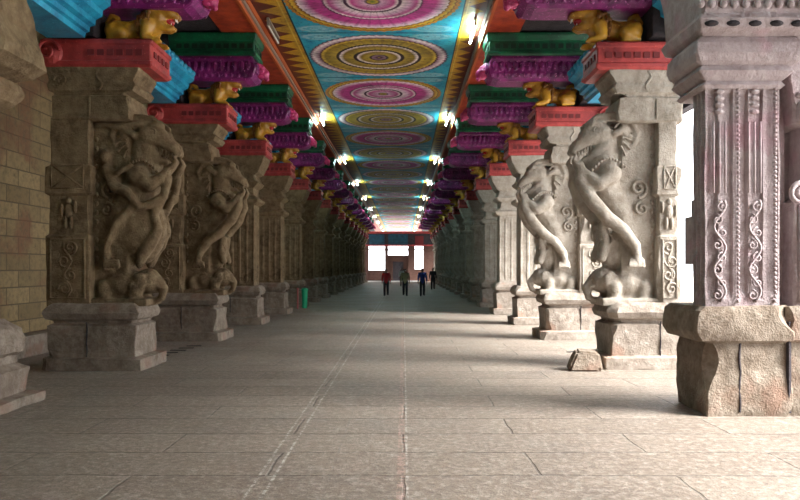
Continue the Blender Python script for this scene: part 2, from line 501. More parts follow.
# orange soffits beside the painted ceiling, with rails along its edge
for sgn, a, b_ in ((1, -4.36, -3.53), (-1, 2.0, 2.78)):
    bm = bmesh.new(); box(bm, a, b_, -8, 118, ZS, HC + 0.3)
    struct('ceiling', bm, M['orange'])
for k, (x0, x1, z0, z1, mt) in enumerate(((-3.53, -3.47, ZS - 0.03, HC, 'rail_orange'), (-3.47, -3.42, ZS + 0.05, HC, 'rail'), (-3.42, -3.39, ZS + 0.13, HC, 'rail_orange'),
                                  (1.93, 2.0, ZS - 0.03, HC, 'rail_orange'), (1.905, 1.93, ZS + 0.1, HC, 'rail'))):
    bm = bmesh.new(); box(bm, x0, x1, -8, 118, z0, z1 + 0.02); struct('trim_%d' % (k + 1), bm, M[mt])

bm = bmesh.new(); box(bm, -8.2, -7.8, -8, 82, -0.3, ZS + 0.05)
struct('wall_left', bm, M['wall'])
bm = bmesh.new(); box(bm, -7.8, -7.35, -8, 82, 0, 0.42, 0.02)
struct('baseboard_left', bm, M['stone_base'])
bm = bmesh.new(); box(bm, 8.0, 8.3, 25, 82, -0.3, ZS + 0.05)
struct('wall_right', bm, M['wall'])  # unseen wall, its start set to keep daylight off the far rows
bm = bmesh.new(); box(bm, -8.2, 8.3, -8.3, -8, -0.3, HC + 0.3)
struct('wall_back', bm, M['wall'])  # unseen, added to stop light flooding in from behind
bm = bmesh.new(); box(bm, 8.0, 8.3, -8, 0.5, -0.3, ZS + 0.05)
struct('wall_right', bm, M['wall'])  # unseen, added to narrow the opening and dim the near pillar faces
# unseen lintel over the open right side, height set to limit the daylight
bm = bmesh.new(); box(bm, 8.0, 8.3, 0.5, 25, 6.3, ZS + 0.05)
struct('wall_right', bm, M['dark_stone'])

# ---------------------------------------------------------------- the rearing beast (yali)
def yali_mesh(name, mat, seed=0.0, z0=1.15, k=1.0, rider=False):
    bm = bmesh.new()
    T = lambda u, y, z: (u, y, z0 + (z - 1.15) * k)
    L = lambda pts, rad, seg=12: limb(bm, [T(*p_) for p_ in pts], rad, seg)
    # ground slab of the relief
    box(bm, -0.95, -0.22, -0.24, 0.24, z0, z0 + 3.22 * k)
    # torso from haunch to neck
    if rider:
        L([(-0.42, 0, 2.05), (-0.34, 0, 2.55), (-0.20, 0, 2.95), (0.02, 0, 3.35), (0.0, 0, 3.72), (0.02, 0, 3.95)], [0.26, 0.36, 0.36, 0.33, 0.27, 0.26], 14)
        ellipsoid(bm, T(-0.12, 0, 2.50), (0.50, 0.35, 0.68))
    else:
        L([(-0.46, 0, 2.30), (-0.30, 0, 2.75), (-0.05, 0, 3.1), (0.10, 0, 3.4), (0.02, 0, 3.75), (0.02, 0, 3.98)], [0.22, 0.27, 0.31, 0.31, 0.27, 0.26], 14)
        ellipsoid(bm, T(-0.12, 0, 2.25), (0.28, 0.22, 0.55))
    for s in (-1, 1):
        if rider:
            # broad shield-like flank with a curled rim, then the lower leg
            L([(0.50, s * 0.24, 3.35), (0.42, s * 0.30, 3.02), (0.18, s * 0.34, 2.88), (-0.12, s * 0.37, 2.82), (-0.38, s * 0.38, 2.55), (-0.54, s * 0.36, 2.15), (-0.56, s * 0.34, 1.8)],
              [0.07, 0.075, 0.07, 0.06, 0.055, 0.06, 0.07])
            L([(0.42, s * 0.24, 3.05), (0.24, s * 0.24, 2.72), (0.30, s * 0.22, 2.45), (0.16, s * 0.24, 2.2), (0.05, s * 0.26, 2.0), (0.0, s * 0.26, 1.85)],
              [0.07, 0.08, 0.09, 0.12, 0.10, 0.08])
        else:
            # long body ribbon running from the chest in to the hind paw on the elephant
            L([(0.50, s * 0.22, 3.56), (0.50, s * 0.26, 3.28), (0.34, s * 0.32, 2.95), (0.08, s * 0.36, 2.65), (-0.22, s * 0.38, 2.42), (-0.42, s * 0.38, 2.15), (-0.46, s * 0.38, 1.92)],
              [0.08, 0.11, 0.13, 0.12, 0.11, 0.10, 0.075])
            L([(0.10, s * 0.20, 2.5), (0.06, s * 0.22, 2.2), (0.12, s * 0.22, 1.95)], [0.09, 0.08, 0.09])
        for t in (-0.13, -0.06, 0.01, 0.08):
            L([(-0.42 + t, s * 0.39, 1.90), (-0.40 + t * 1.2, s * 0.43, 1.80)], [0.042, 0.036], 8)
        # shoulder and raised foreleg with the paw at the mouth
        L([(-0.02, s * 0.28, 3.40), (0.20, s * 0.33, 3.22), (0.40, s * 0.28, 3.38), (0.56, s * 0.20, 3.56)], [0.19, 0.13, 0.09, 0.075])
        for t in (-0.05, 0, 0.05):
            L([(0.56, s * 0.2 + t, 3.56), (0.62, s * 0.2 + t, 3.64), (0.58, s * 0.2 + t, 3.74)], [0.04, 0.036, 0.025], 8)
        # jaws and brow, head tilted down and out
        L([(0.10, s * 0.13, 4.12), (0.32, s * 0.12, 4.06), (0.50, s * 0.10, 3.93), (0.60, s * 0.07, 3.82)], [0.19, 0.145, 0.11, 0.075])
        L([(0.08, s * 0.13, 3.86), (0.26, s * 0.11, 3.72), (0.40, s * 0.07, 3.66)], [0.14, 0.085, 0.055])
        L([(0.12, s * 0.21, 4.26), (0.28, s * 0.21, 4.27), (0.42, s * 0.15, 4.14)], [0.06, 0.07, 0.04], 10)
        L([(-0.10, s * 0.26, 4.10), (-0.24, s * 0.28, 4.18), (-0.30, s * 0.26, 4.08)], [0.07, 0.06, 0.03], 10)
        ellipsoid(bm, T(0.57, s * 0.08, 3.94), (0.07, 0.05, 0.06), 10)
        # rope-like crest arching back over the head
        L([(0.38, s * 0.16, 4.28), (0.18, s * 0.2, 4.42), (-0.12, s * 0.22, 4.44), (-0.38, s * 0.24, 4.32), (-0.50, s * 0.25, 4.10), (-0.44, s * 0.25, 3.92)], [0.04, 0.05, 0.055, 0.05, 0.045, 0.03], 8)
        L([(0.14, s * 0.2, 4.34), (-0.12, s * 0.25, 4.34), (-0.30, s * 0.26, 4.22), (-0.38, s * 0.26, 4.04)], [0.03, 0.035, 0.035, 0.03], 8)
    ellipsoid(bm, T(0.02, 0, 4.06), (0.28, 0.25, 0.25))
    # little elephant underfoot
    E = lambda c, r: ellipsoid(bm, T(*c), r, 14)
    E((-0.36, 0, 1.50), (0.44, 0.34, 0.28)); E((0.06, 0, 1.55), (0.22, 0.26, 0.23))
    L([(0.20, 0, 1.55), (0.33, 0, 1.42), (0.30, 0, 1.25), (0.20, 0, 1.2)], [0.12, 0.08, 0.065, 0.05])
    for s in (-1, 1):
        for u in (-0.62, -0.10): L([(u, s * 0.22, 1.45), (u, s * 0.22, 1.18)], [0.14, 0.12])
        ellipsoid(bm, T(-0.02, s * 0.27, 1.56), (0.13, 0.05, 0.17), 10)
        L([(0.22, s * 0.12, 1.46), (0.34, s * 0.14, 1.42)], [0.03, 0.015], 8)
    # lotus pedestal under the elephant
    box(bm, -0.92, 0.16, -0.40, 0.40, z0 - 0.03, z0 + 0.10)
    if rider:
        for s in (-1, 1):
            L([(-0.55, s * 0.30, 3.5), (-0.42, s * 0.34, 3.2), (-0.2, s * 0.40, 3.12), (0.02, s * 0.40, 2.85)], [0.10, 0.10, 0.08, 0.06])
            ellipsoid(bm, T(-0.58, s * 0.30, 3.72), (0.10, 0.10, 0.12), 10)
            L([(-0.5, s * 0.32, 3.48), (-0.32, s * 0.42, 3.42), (-0.12, s * 0.38, 3.56)], [0.06, 0.05, 0.04], 8)
            L([(0.0, s * .26, 4.30), (-.35, s * .28, 4.25), (-0.75, s * .26, 4.30)], [0.05, 0.06, 0.05])
    def extra(b2):
        for s in (-1, 1):
            y = s * 0.335
            # carved lines: mane ridges, collar beads, tail scroll, flank ornament, eye ring
            for i in range(6):
                aa = R(105 + i * 22)
                tube(b2, [T(-0.04 + q_ * math.cos(aa + (q_ - 0.2) * 1.5), s * (0.275 - 0.02 * q_), 4.0 + q_ * math.sin(aa + (q_ - 0.2) * 1.5)) for q_ in (0.2, 0.26, 0.32, 0.38)], 0.018, 5)
            for i in range(12):
                a = i / 11
                ellipsoid(b2, T(-0.26 + 0.58 * a, s * 0.325, 3.52 + 0.20 * math.sin(a * PI * 0.9) - 0.12 * a), (0.03, 0.03, 0.03), 6)
            sp = [T(*q) for q in spiral(-0.52, 3.16, s * 0.26, 0.17, 1.5, R(-90), -1)]
            tube(b2, sp, 0.030, 6)
            sp = [T(*q) for q in spiral(-0.58, 2.80, s * 0.26, 0.13, 1.4, R(90), -1)]
            tube(b2, sp, 0.026, 6)
            sp = [T(*q) for q in spiral(0.02, 2.25, s * 0.24, 0.13, 1.3, R(0), 1)]
            tube(b2, sp, 0.018, 5)
            tube(b2, [T(0.22 + 0.055 * math.cos(a), s * 0.265, 4.17 + 0.05 * math.sin(a)) for a in (2 * PI * j / 12 for j in range(12))], 0.016, 5, True)
            ellipsoid(b2, T(0.22, s * 0.25, 4.17), (0.035, 0.03, 0.035), 8)
            for j in range(6):
                cone(b2, T(0.24 + 0.055 * j, s * 0.13, 3.95 - 0.028 * j), T(0.235 + 0.055 * j, s * 0.14, 3.87 - 0.028 * j), 0.024, 0.006, 6)
            for j in range(5):
                cone(b2, T(0.14 + 0.05 * j, s * 0.12, 3.80 - 0.015 * j), T(0.15 + 0.05 * j, s * 0.13, 3.87 - 0.015 * j), 0.020, 0.006, 6)
            # frame line of the relief panel
            tube(b2, [T(-0.86, s * 0.25, 1.3), T(-0.86, s * 0.25, 4.3), T(-0.30, s * 0.25, 4.34)], 0.025, 5)
            for j in range(14):
                ellipsoid(b2, T(-0.76, s * 0.25, 1.95 + j * 0.16), (0.035, 0.025, 0.05), 6)
    return remeshed(name, bm, 0.026, mat, True, extra, 0.012, seed)

# ---------------------------------------------------------------- pillars
def base_secs(w0=-1.6, w1=0.0, yh=0.5, h=1.15):
    k = h / 1.15
    return [(0, w0 - 0.08, w1 + 0.16, yh + 0.12), (0.2 * k, w0 - 0.08, w1 + 0.16, yh + 0.12), (0.23 * k, w0, w1 + 0.02, yh), (0.5 * k, w0, w1 + 0.02, yh), (0.76 * k, w0, w1 + 0.03, yh),
            (0.80 * k, w0 + 0.07, w1 - 0.06, yh - 0.07), (0.84 * k, w0 + 0.06, w1 - 0.05, yh - 0.06), (0.88 * k, w0 - 0.03, w1 + 0.05, yh + 0.03),
            (0.98 * k, w0 - 0.07, w1 + 0.09, yh + 0.07), (1.08 * k, w0 - 0.02, w1 + 0.05, yh + 0.03), (1.15 * k, w0 + 0.04, w1 - 0.03, yh - 0.04)]

def base_part(parent, seed, mat, h=1.15, w0=-1.6, amp=0.03, grooves=(-0.82,)):
    bm = bmesh.new(); stone_loft(bm, base_secs(w0=w0, h=h), seed, amp, 0.08, 0.07, 16, 10)
    o = obj('base', bm, mat, parent, True)
    # dark vertical joint between the two stones of the base
    for gx in grooves:
        bm = bmesh.new()
        for s in (-1, 1): tube(bm, [(gx + 0.006 * math.sin(i * 2.1), s * 0.502, 0.22 + i * 0.105 * h) for i in range(6)], 0.012, 5)
        pattern(o, bm, M['dark_stone'])
    return o

def carved_core(bm, u0, u1, yh, z0, z1, seed):
    stone_loft(bm, [(z0, u0, u1, yh), (z0 + 1.2, u0, u1, yh), (z0 + 1.24, u0 + 0.04, u1 - 0.03, yh - 0.04), (z0 + 1.9, u0 + 0.04, u1 - 0.03, yh - 0.04),
                    (z0 + 1.94, u0 - 0.02, u1 + 0.03, yh), (z0 + 2.4, u0 - 0.02, u1 + 0.03, yh), (z0 + 2.44, u0 + 0.06, u1 - 0.02, yh - 0.04), (z1, u0 + 0.06, u1 - 0.02, yh - 0.04)],
               seed, 0.018, 0.05, 0.09, 8, 8)
def core_relief(bm, u0, u1, yh, z0):
    uc = (u0 + u1) / 2; w = (u1 - u0)
    for s in (-1, 1):
        y = s * (yh + 0.005)
        # rectangular frame round a scroll panel
        f = [(u0 + 0.08, y, z0 + 0.08), (u1 - 0.08, y, z0 + 0.08), (u1 - 0.08, y, z0 + 1.1), (u0 + 0.08, y, z0 + 1.1)]
        tube(bm, f, 0.022, 5, True)
        for i in range(4):
            tube(bm, spiral(uc + (0.07 if i % 2 else -0.07) * w, z0 + 0.24 + i * 0.24, y, 0.12, 1.4, R(90 * i), 1 if i % 2 else -1, 18), 0.020, 5)
        tube(bm, [(uc + 0.1 * w * math.sin(t * 1.3), y, z0 + 0.12 + t * 0.1) for t in range(10)], 0.018, 5)
        # crossed panel
        zc = z0 + 2.18
        f = [(u0 + 0.1, y, zc - 0.2), (u1 - 0.1, y, zc - 0.2), (u1 - 0.1, y, zc + 0.2), (u0 + 0.1, y, zc + 0.2)]
        tube(bm, f, 0.02, 5, True); tube(bm, [f[0], f[2]], 0.016, 5); tube(bm, [f[1], f[3]], 0.016, 5)
        # standing figure
        zf = z0 + 1.3
        for (cu, cz, ru, rz) in ((0, 0.46, 0.055, 0.065), (0, 0.28, 0.075, 0.13), (-0.04, 0.09, 0.035, 0.12), (0.05, 0.09, 0.035, 0.12), (-0.11, 0.30, 0.03, 0.11), (0.12, 0.36, 0.03, 0.11)):
            ellipsoid(bm, (uc + cu, s * (yh - 0.03), zf + cz), (ru, 0.05, rz), 10)

def capital_yali(bm, seed, z0=4.30, z1=5.2):
    secs = [(z0, -1.45, -0.30, 0.40), (z0 + 0.03, -1.45, -0.12, 0.44), (z0 + 0.2, -1.45, -0.10, 0.44), (z0 + 0.42, -1.45, -0.14, 0.44), (z0 + 0.44, -1.42, -0.24, 0.41), (z0 + 0.48, -1.42, -0.22, 0.42), (z0 + 0.51, -1.5, -0.06, 0.46),
            (z0 + 0.60, -1.52, 0.0, 0.47), (z0 + 0.68, -1.5, -0.05, 0.46), (z0 + 0.76, -1.52, -0.01, 0.47), (z0 + 0.84, -1.54, 0.05, 0.48), (z1, -1.55, 0.06, 0.48)]
    stone_loft(bm, secs, seed, 0.022, 0.06, 0.07, 14, 8)
    for s in (-1, 1):
        y = s * 0.475
        tube(bm, [(-0.62 + 0.05 * math.sin(i * 0.9), y, z0 + 0.52 + i * 0.05) for i in range(8)], 0.02, 5)
        tube(bm, spiral(-1.28, z0 + 0.68, y, 0.12, 1.3, 0, -1), 0.018, 5)
        tube(bm, [(-0.8, s * 0.445, z0 + 0.05), (-0.8, s * 0.445, z0 + 0.4)], 0.018, 5)

def red_bracket(parent, bc):
    bm = bmesh.new()
    pts = []
    n = 14
    # beam profile along u, lofted along z
    def ring(z, d): return [Vector((u, y, z)) for (u, y) in rect_pts(-1.62 + d, 0.30 - d, 0.52 - d, [0.02] * 4, 10, 5)]
    loft(bm, [ring(5.2, 0.05), ring(5.24, 0.0), ring(5.30, 0.0), ring(5.32, 0.025), ring(5.58, 0.025), ring(5.60, 0.0), ring(5.66, 0.0), ring(5.69, 0.03)])
    for s in (-1, 1):
        ellipsoid(bm, (-1.45, s * 0.44, 5.44), (0.24, 0.16, 0.24), 14)
        tube(bm, spiral(-1.45, 5.45, s * 0.60, 0.2, 1.4, 0, 1), 0.03, 6)
    o = obj('painted_bracket', bm, M['red'], parent)
    bm = bmesh.new()
    for i in range(6):
        u = -0.75 + i * 0.165
        for s in (-1, 1):
            box(bm, u - 0.055, u + 0.055, s * 0.50 - 0.012, s * 0.50 + 0.012, 5.40, 5.50)
    for i in range(4):
        y = -0.3 + i * 0.2
        box(bm, 0.27, 0.295, y - 0.06, y + 0.06, 5.40, 5.50)
    pattern(o, bm, M['red_dark'])
    return o

def yali_pillar(label, loc, rz, seed, mat, mat_b, k=1.0, rider=False, group='beast pillars beside the corridor', w0=-1.6, cu=-1.55):
    t = thing('stone_pillar', label, 'pillar', loc, rz, group)
    base_part(t, seed, mat_b, 1.15, w0)
    bm = bmesh.new(); carved_core(bm, cu, -0.80, 0.45, 1.1, 4.35, seed)
    o = obj('shaft', bm, mat, t)
    bm = bmesh.new(); core_relief(bm, cu, -0.80, 0.45, 1.15)
    pattern(o, bm, mat, True)
    link('yali_carving', yali_mesh('yali_carving', mat, seed, 1.12, k, rider), t)
    bm = bmesh.new(); capital_yali(bm, seed + 3)
    if cu > -1.5:
        for v in bm.verts:
            if v.co.x < -0.7: v.co.x = -0.7 + (v.co.x + 0.7) * 0.72
    obj('capital', bm, mat, t)
    red_bracket(t, 'red')
    return t

def fluted_ring(z, u0, u1, yh, nf, dep):
    P_ = []
    def side(a, b_, nrm, n):
        a, b_ = Vector(a), Vector(b_); nrm = Vector(nrm)
        for i in range(n):
            for f, d in ((0.0, 0), (0.12, 0), (0.22, dep), (0.78, dep), (0.88, 0)):
                p_ = a + (b_ - a) * ((i + f) / n) - nrm * d
                P_.append(Vector((p_.x, p_.y, z)))
    side((u0, -yh), (u1, -yh), (0, -1), nf); side((u1, -yh), (u1, yh), (1, 0), max(2, nf - 2))
    side((u1, yh), (u0, yh), (0, 1), nf); side((u0, yh), (u0, -yh), (-1, 0), max(2, nf - 2))
    return P_

def fluted_shaft(bm, z0, z1, u0, u1, yh, nf, dep, seed):
    rings = []; n = 26
    for i in range(n + 1):
        z = z0 + (z1 - z0) * i / n
        d = dep if 1 < i < n - 1 else 0.0
        rg = fluted_ring(z, u0, u1, yh, nf, d)
        rings.append([p_ + noise.noise_vector(p_ * 3 + Vector((seed, 0, 0))) * 0.012 for p_ in rg])
    loft(bm, rings)

def fluted_pillar(label, loc, rz, seed, mat, mat_b, group):
    t = thing('stone_pillar', label, 'pillar', loc, rz, group)
    base_part(t, seed, mat_b, 1.2)
    bm = bmesh.new(); fluted_shaft(bm, 1.15, 3.75, -1.48, -0.12, 0.40, 6, 0.018, seed)
    obj('shaft', bm, mat, t)
    bm = bmesh.new()
    secs = [(3.70, -1.5, -0.08, 0.42), (3.78, -1.58, 0.04, 0.48), (3.86, -1.6, 0.06, 0.5), (3.92, -1.5, -0.05, 0.42), (4.02, -1.45, -0.14, 0.40), (4.22, -1.45, -0.14, 0.40),
            (4.30, -1.5, -0.02, 0.44), (4.38, -1.56, 0.04, 0.47), (4.46, -1.5, -0.06, 0.44), (4.62, -1.48, -0.10, 0.42), (4.70, -1.52, 0.02, 0.45), (4.85, -1.56, 0.08, 0.48), (5.0, -1.58, 0.16, 0.5), (5.2, -1.6, 0.22, 0.5)]
    stone_loft(bm, secs, seed + 2, 0.018, 0.05, 0.06, 12, 8)
    obj('capital', bm, mat, t)
    red_bracket(t, 'red')
    return t

ORD = ['first', 'second', 'third', 'fourth', 'fifth', 'sixth', 'seventh', 'eighth', 'ninth', 'tenth', 'eleventh', 'twelfth', 'thirteenth', 'fourteenth', 'fifteenth', 'sixteenth']
def py(k): return Y0 + S * k

# front beast pillars
yali_pillar('brown granite pillar with rearing beast, nearest whole pillar on the wall side', (XL - 0.06, py(0), 0), 0, 1.3, M['stone'], M['stone_base'], 1.0, True, w0=-1.5)
yali_pillar('second beast pillar on the wall side, narrower, rearing beast with arched mane', (XL + 0.05, py(1), 0), 0, 5.7, M['stone'], M['stone_base'])
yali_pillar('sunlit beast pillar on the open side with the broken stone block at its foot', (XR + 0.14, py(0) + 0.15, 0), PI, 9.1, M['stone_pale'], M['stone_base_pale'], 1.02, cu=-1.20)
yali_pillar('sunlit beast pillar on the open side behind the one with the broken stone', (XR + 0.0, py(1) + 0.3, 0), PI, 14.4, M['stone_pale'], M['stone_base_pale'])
protoL = protoR = None
for k in range(2, NP):
    for side in ('L', 'R'):
        where = 'wall side' if side == 'L' else 'open side'
        if k < 9:
            lab = '%s pillar from the front along the %s, fluted shaft under red bracket' % (ORD[k], where)
            grp = 'fluted pillars along the %s' % where
        else:
            lab = '%s pillar from the front along the %s, dim and distant in the dark row' % (ORD[k], where)
            grp = 'dim distant pillars on the %s' % where
        loc = (XL + 0.05, py(k), 0) if side == 'L' else (XR, py(k), 0)
        rz = 0 if side == 'L' else PI
        if side == 'L':
            if protoL is None: protoL = fluted_pillar(lab, loc, rz, 21.0, M['stone'], M['stone_base'], grp)
            else: dup(protoL, loc, rz, lab, grp)
        else:
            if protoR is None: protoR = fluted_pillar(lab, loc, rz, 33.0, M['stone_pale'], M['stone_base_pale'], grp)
            else: dup(protoR, loc, rz, lab, grp)


# ---------------------------------------------------------------- nearest composite pillar on the open side
def composite_pillar():
    t = thing('stone_pillar', 'nearest pillar on the open side, pinkish fluted shaft with vine carving', 'pillar', (3.57, 8.72, 0), 0)
    bm = bmesh.new()
    h = 1.30
    secs = [(0, 0.02, 1.02, 0.45), (0.3, 0.0, 1.02, 0.45), (0.75, 0.02, 1.02, 0.45), (0.86, 0.03, 1.02, 0.44), (0.90, -0.10, 1.02, 0.50), (1.0, -0.15, 1.02, 0.52), (1.25, -0.13, 1.02, 0.51), (h, -0.08, 1.02, 0.48)]
    stone_loft(bm, secs, 2.2, 0.035, 0.12, 0.07, 16, 10)
    secs = [(0, 0.98, 2.3, 0.40), (0.86, 0.98, 2.3, 0.40), (0.90, 0.98, 2.3, 0.46), (h, 0.98, 2.3, 0.44)]
    stone_loft(bm, secs, 7.9, 0.04, 0.1, 0.08, 14, 8)
    bo = obj('base', bm, M['stone_base'], t, True)
    bm = bmesh.new()
    tube(bm, [(0.40 + 0.008 * math.sin(i * 2.0), -0.455, 0.05 + i * 0.12) for i in range(8)], 0.014, 5)
    tube(bm, [(0.985, -0.44, 0.04 + i * 0.12) for i in range(10)], 0.028, 5)
    pattern(bo, bm, M['dark_stone'])
    # main shaft
    bm = bmesh.new(); fluted_shaft(bm, h - 0.03, 4.05, 0.03, 0.92, 0.17, 5, 0.035, 4.4)
    for v in bm.verts: v.co.y -= 0.19
    box(bm, 0.30, 0.92, -0.04, 0.36, h - 0.05, 4.1)
    box(bm, 0.04, 0.34, 0.0, 0.26, 1.80, 2.40); box(bm, 0.12, 0.34, 0.0, 0.26, 2.38, 2.62)
    sh = obj('shaft', bm, M['stone_pink'], t)
    bm = bmesh.new()
    y = -0.375
    for uc in (0.20, 0.62):
        tube(bm, [(uc + 0.07 * math.sin(i * 0.55), y, h + 0.05 + i * 0.045) for i in range(28)], 0.016, 5)
        for i in range(8):
            sg = 1 if i % 2 else -1
            tube(bm, spiral(uc + sg * 0.03, h + 0.13 + i * 0.15, y, 0.065, 1.3, R(90), sg, 14), 0.013, 5)
        for dx in (-0.07, 0, 0.07):
            tube(bm, [(uc + dx, y + 0.01, h + 1.35), (uc + dx, y + 0.01, h + 2.2)], 0.014, 5)
        for i in range(5):
            ellipsoid(bm, (uc, y + 0.01, h + 2.32 + i * 0.08), (0.06, 0.03, 0.03), 8)
    for i in range(48):
        ellipsoid(bm, (0.86, y, h + 0.06 + i * 0.055), (0.022, 0.022, 0.024), 6)
    for i in range(48):
        ellipsoid(bm, (0.42, y, h + 0.06 + i * 0.055), (0.016, 0.018, 0.024), 6)
    pattern(sh, bm, M['stone_pink'], True)
    # recessed dark slot then the outer slab with volute
    bm = bmesh.new()
    box(bm, 0.92, 1.12, -0.10, 0.30, h - 0.03, 4.3)
    stone_loft(bm, [(h - 0.03, 1.10, 2.2, 0.34), (2.55, 1.10, 2.2, 0.34), (2.6, 1.24, 2.2, 0.30), (3.45, 1.24, 2.2, 0.30), (3.5, 1.12, 2.2, 0.33), (4.3, 1.0, 2.2, 0.36)], 3.1, 0.02, 0.05, 0.1, 10, 6)
    sl = obj('side_slab', bm, M['stone_pink'], t)
    bm = bmesh.new()
    y = -0.355
    tube(bm, spiral(1.20, 2.64, -0.33, 0.14, 1.5, R(90), 1), [0.035] * 27, 6)
    tube(bm, [(1.17, y, h + 0.05), (1.17, y, 2.5), (1.9, y, 2.5), (1.9, y, h + 0.05)], 0.025, 5, True)
    for i in range(6):
        sg = 1 if i % 2 else -1
        tube(bm, spiral(1.36 + sg * 0.03, h + 0.18 + i * 0.19, y, 0.12, 1.5, R(90), sg, 18), 0.022, 5)
    for i in range(3):
        box(bm, 1.22 + 0.02 * i, 1.30 + 0.06 * i, -0.37, -0.28, 2.85 + i * 0.22, 2.98 + i * 0.22)
    for (cu, cz, ru, rz) in ((1.38, 3.98, 0.08, 0.1), (1.36, 3.75, 0.12, 0.17), (1.22, 3.82, 0.12, 0.05), (1.18, 3.62, 0.05, 0.14), (1.42, 3.52, 0.08, 0.12), (1.56, 3.85, 0.1, 0.05)):
        ellipsoid(bm, (cu, -0.33, cz), (ru, 0.07, rz), 10)
    pattern(sl, bm, M['stone_pink'], True)
    # neck mouldings
    bm = bmesh.new()
    stone_loft(bm, [(4.0, 0.02, 0.93, 0.38), (4.04, -0.02, 0.97, 0.41), (4.09, 0.02, 0.94, 0.38), (4.14, -0.03, 1.0, 0.42), (4.20, -0.07, 1.06, 0.45), (4.27, -0.04, 1.02, 0.41)], 1.9, 0.01, 0.03, 0.03, 12, 6)
    # rolled bolster
    stone_loft(bm, [(4.26, -0.03, 1.04, 0.40), (4.31, -0.10, 1.12, 0.47), (4.40, -0.13, 1.17, 0.50), (4.52, -0.12, 1.17, 0.49), (4.60, -0.06, 1.12, 0.44)], 8.2, 0.012, 0.04, 0.03, 14, 6)
    cap = obj('capital', bm, M['stone_pink'], t); cap.location.z = -0.11
    # scalloped cornice block
    bm = bmesh.new()
    stone_loft(bm, [(4.60, -0.05, 1.2, 0.45), (4.66, -0.12, 1.36, 0.60), (4.76, -0.15, 1.40, 0.63), (4.84, -0.1, 1.34, 0.58), (5.2, -0.12, 1.34, 0.58), (5.7, -0.2, 1.34, 0.58), (6.4, -0.2, 1.34, 0.58), (ZS + 0.04, -0.2, 1.34, 0.58)], 11.2, 0.02, 0.06, 0.07, 14, 8)
    stone_loft(bm, [(4.30, 1.25, 2.2, 0.36), (5.2, 1.3, 2.2, 0.36), (ZS + 0.04, 1.3, 2.2, 0.36)], 12.2, 0.02, 0.06, 0.12, 8, 6)
    cb = obj('cornice_block', bm, M['stone_pink'], t); cb.location.z = -0.11
    bm = bmesh.new()
    for i in range(6):
        ellipsoid(bm, (0.0 + i * 0.25, -0.60, 4.70), (0.085, 0.06, 0.035), 10)  # near-black ovals stand in for the shaded scallop holes
    pattern(cb, bm, M['dark_stone'], True)
    bm = bmesh.new()
    for i in range(22):
        u = -0.12 + (i % 11) * 0.13; z = 4.93 + (i // 11) * 0.14
        ellipsoid(bm, (u, -0.60, z), (0.045, 0.03, 0.05), 7)
    pattern(cb, bm, M['stone_pink'], True)
composite_pillar()

def near_wall_pillar():
    t = thing('stone_pillar', 'nearest pillar on the wall side, cut off by the frame, bulging mouldings', 'pillar', (-4.98, 8.75, 0), 0)
    bm = bmesh.new()
    stone_loft(bm, [(0, -1.6, 0.18, 0.62), (0.12, -1.6, 0.18, 0.62), (0.15, -1.6, 0.02, 0.5), (0.45, -1.6, 0.03, 0.5), (0.52, -1.55, -0.08, 0.42), (0.62, -1.55, -0.07, 0.42), (0.68, -1.6, 0.02, 0.48),
                    (0.85, -1.6, 0.06, 0.52), (0.98, -1.6, 0.0, 0.5), (1.04, -1.55, -0.1, 0.42), (1.1, -1.5, -0.2, 0.4)], 6.6, 0.04, 0.10, 0.06, 16, 10)
    obj('base', bm, M['stone_base'], t, True)
    bm = bmesh.new(); fluted_shaft(bm, 1.05, 3.75, -1.45, -0.42, 0.36, 5, 0.035, 4.4)
    obj('shaft', bm, M['stone'], t)
    bm = bmesh.new()
    stone_loft(bm, [(3.70, -1.5, -0.40, 0.38), (3.76, -1.55, -0.28, 0.42), (3.88, -1.55, -0.08, 0.46), (4.02, -1.55, 0.0, 0.48), (4.14, -1.55, -0.05, 0.46), (4.18, -1.5, -0.15, 0.42),
                    (4.24, -1.6, 0.08, 0.5), (4.34, -1.6, 0.24, 0.52), (4.5, -1.6, 0.24, 0.52), (4.8, -1.6, 0.14, 0.52), (5.1, -1.6, 0.10, 0.5), (5.5, -1.6, 0.0, 0.5), (ZS + 0.04, -1.6, 0.0, 0.5)], 17.0, 0.035, 0.1, 0.06, 14, 8)
    obj('capital', bm, M['stone'], t)
near_wall_pillar()

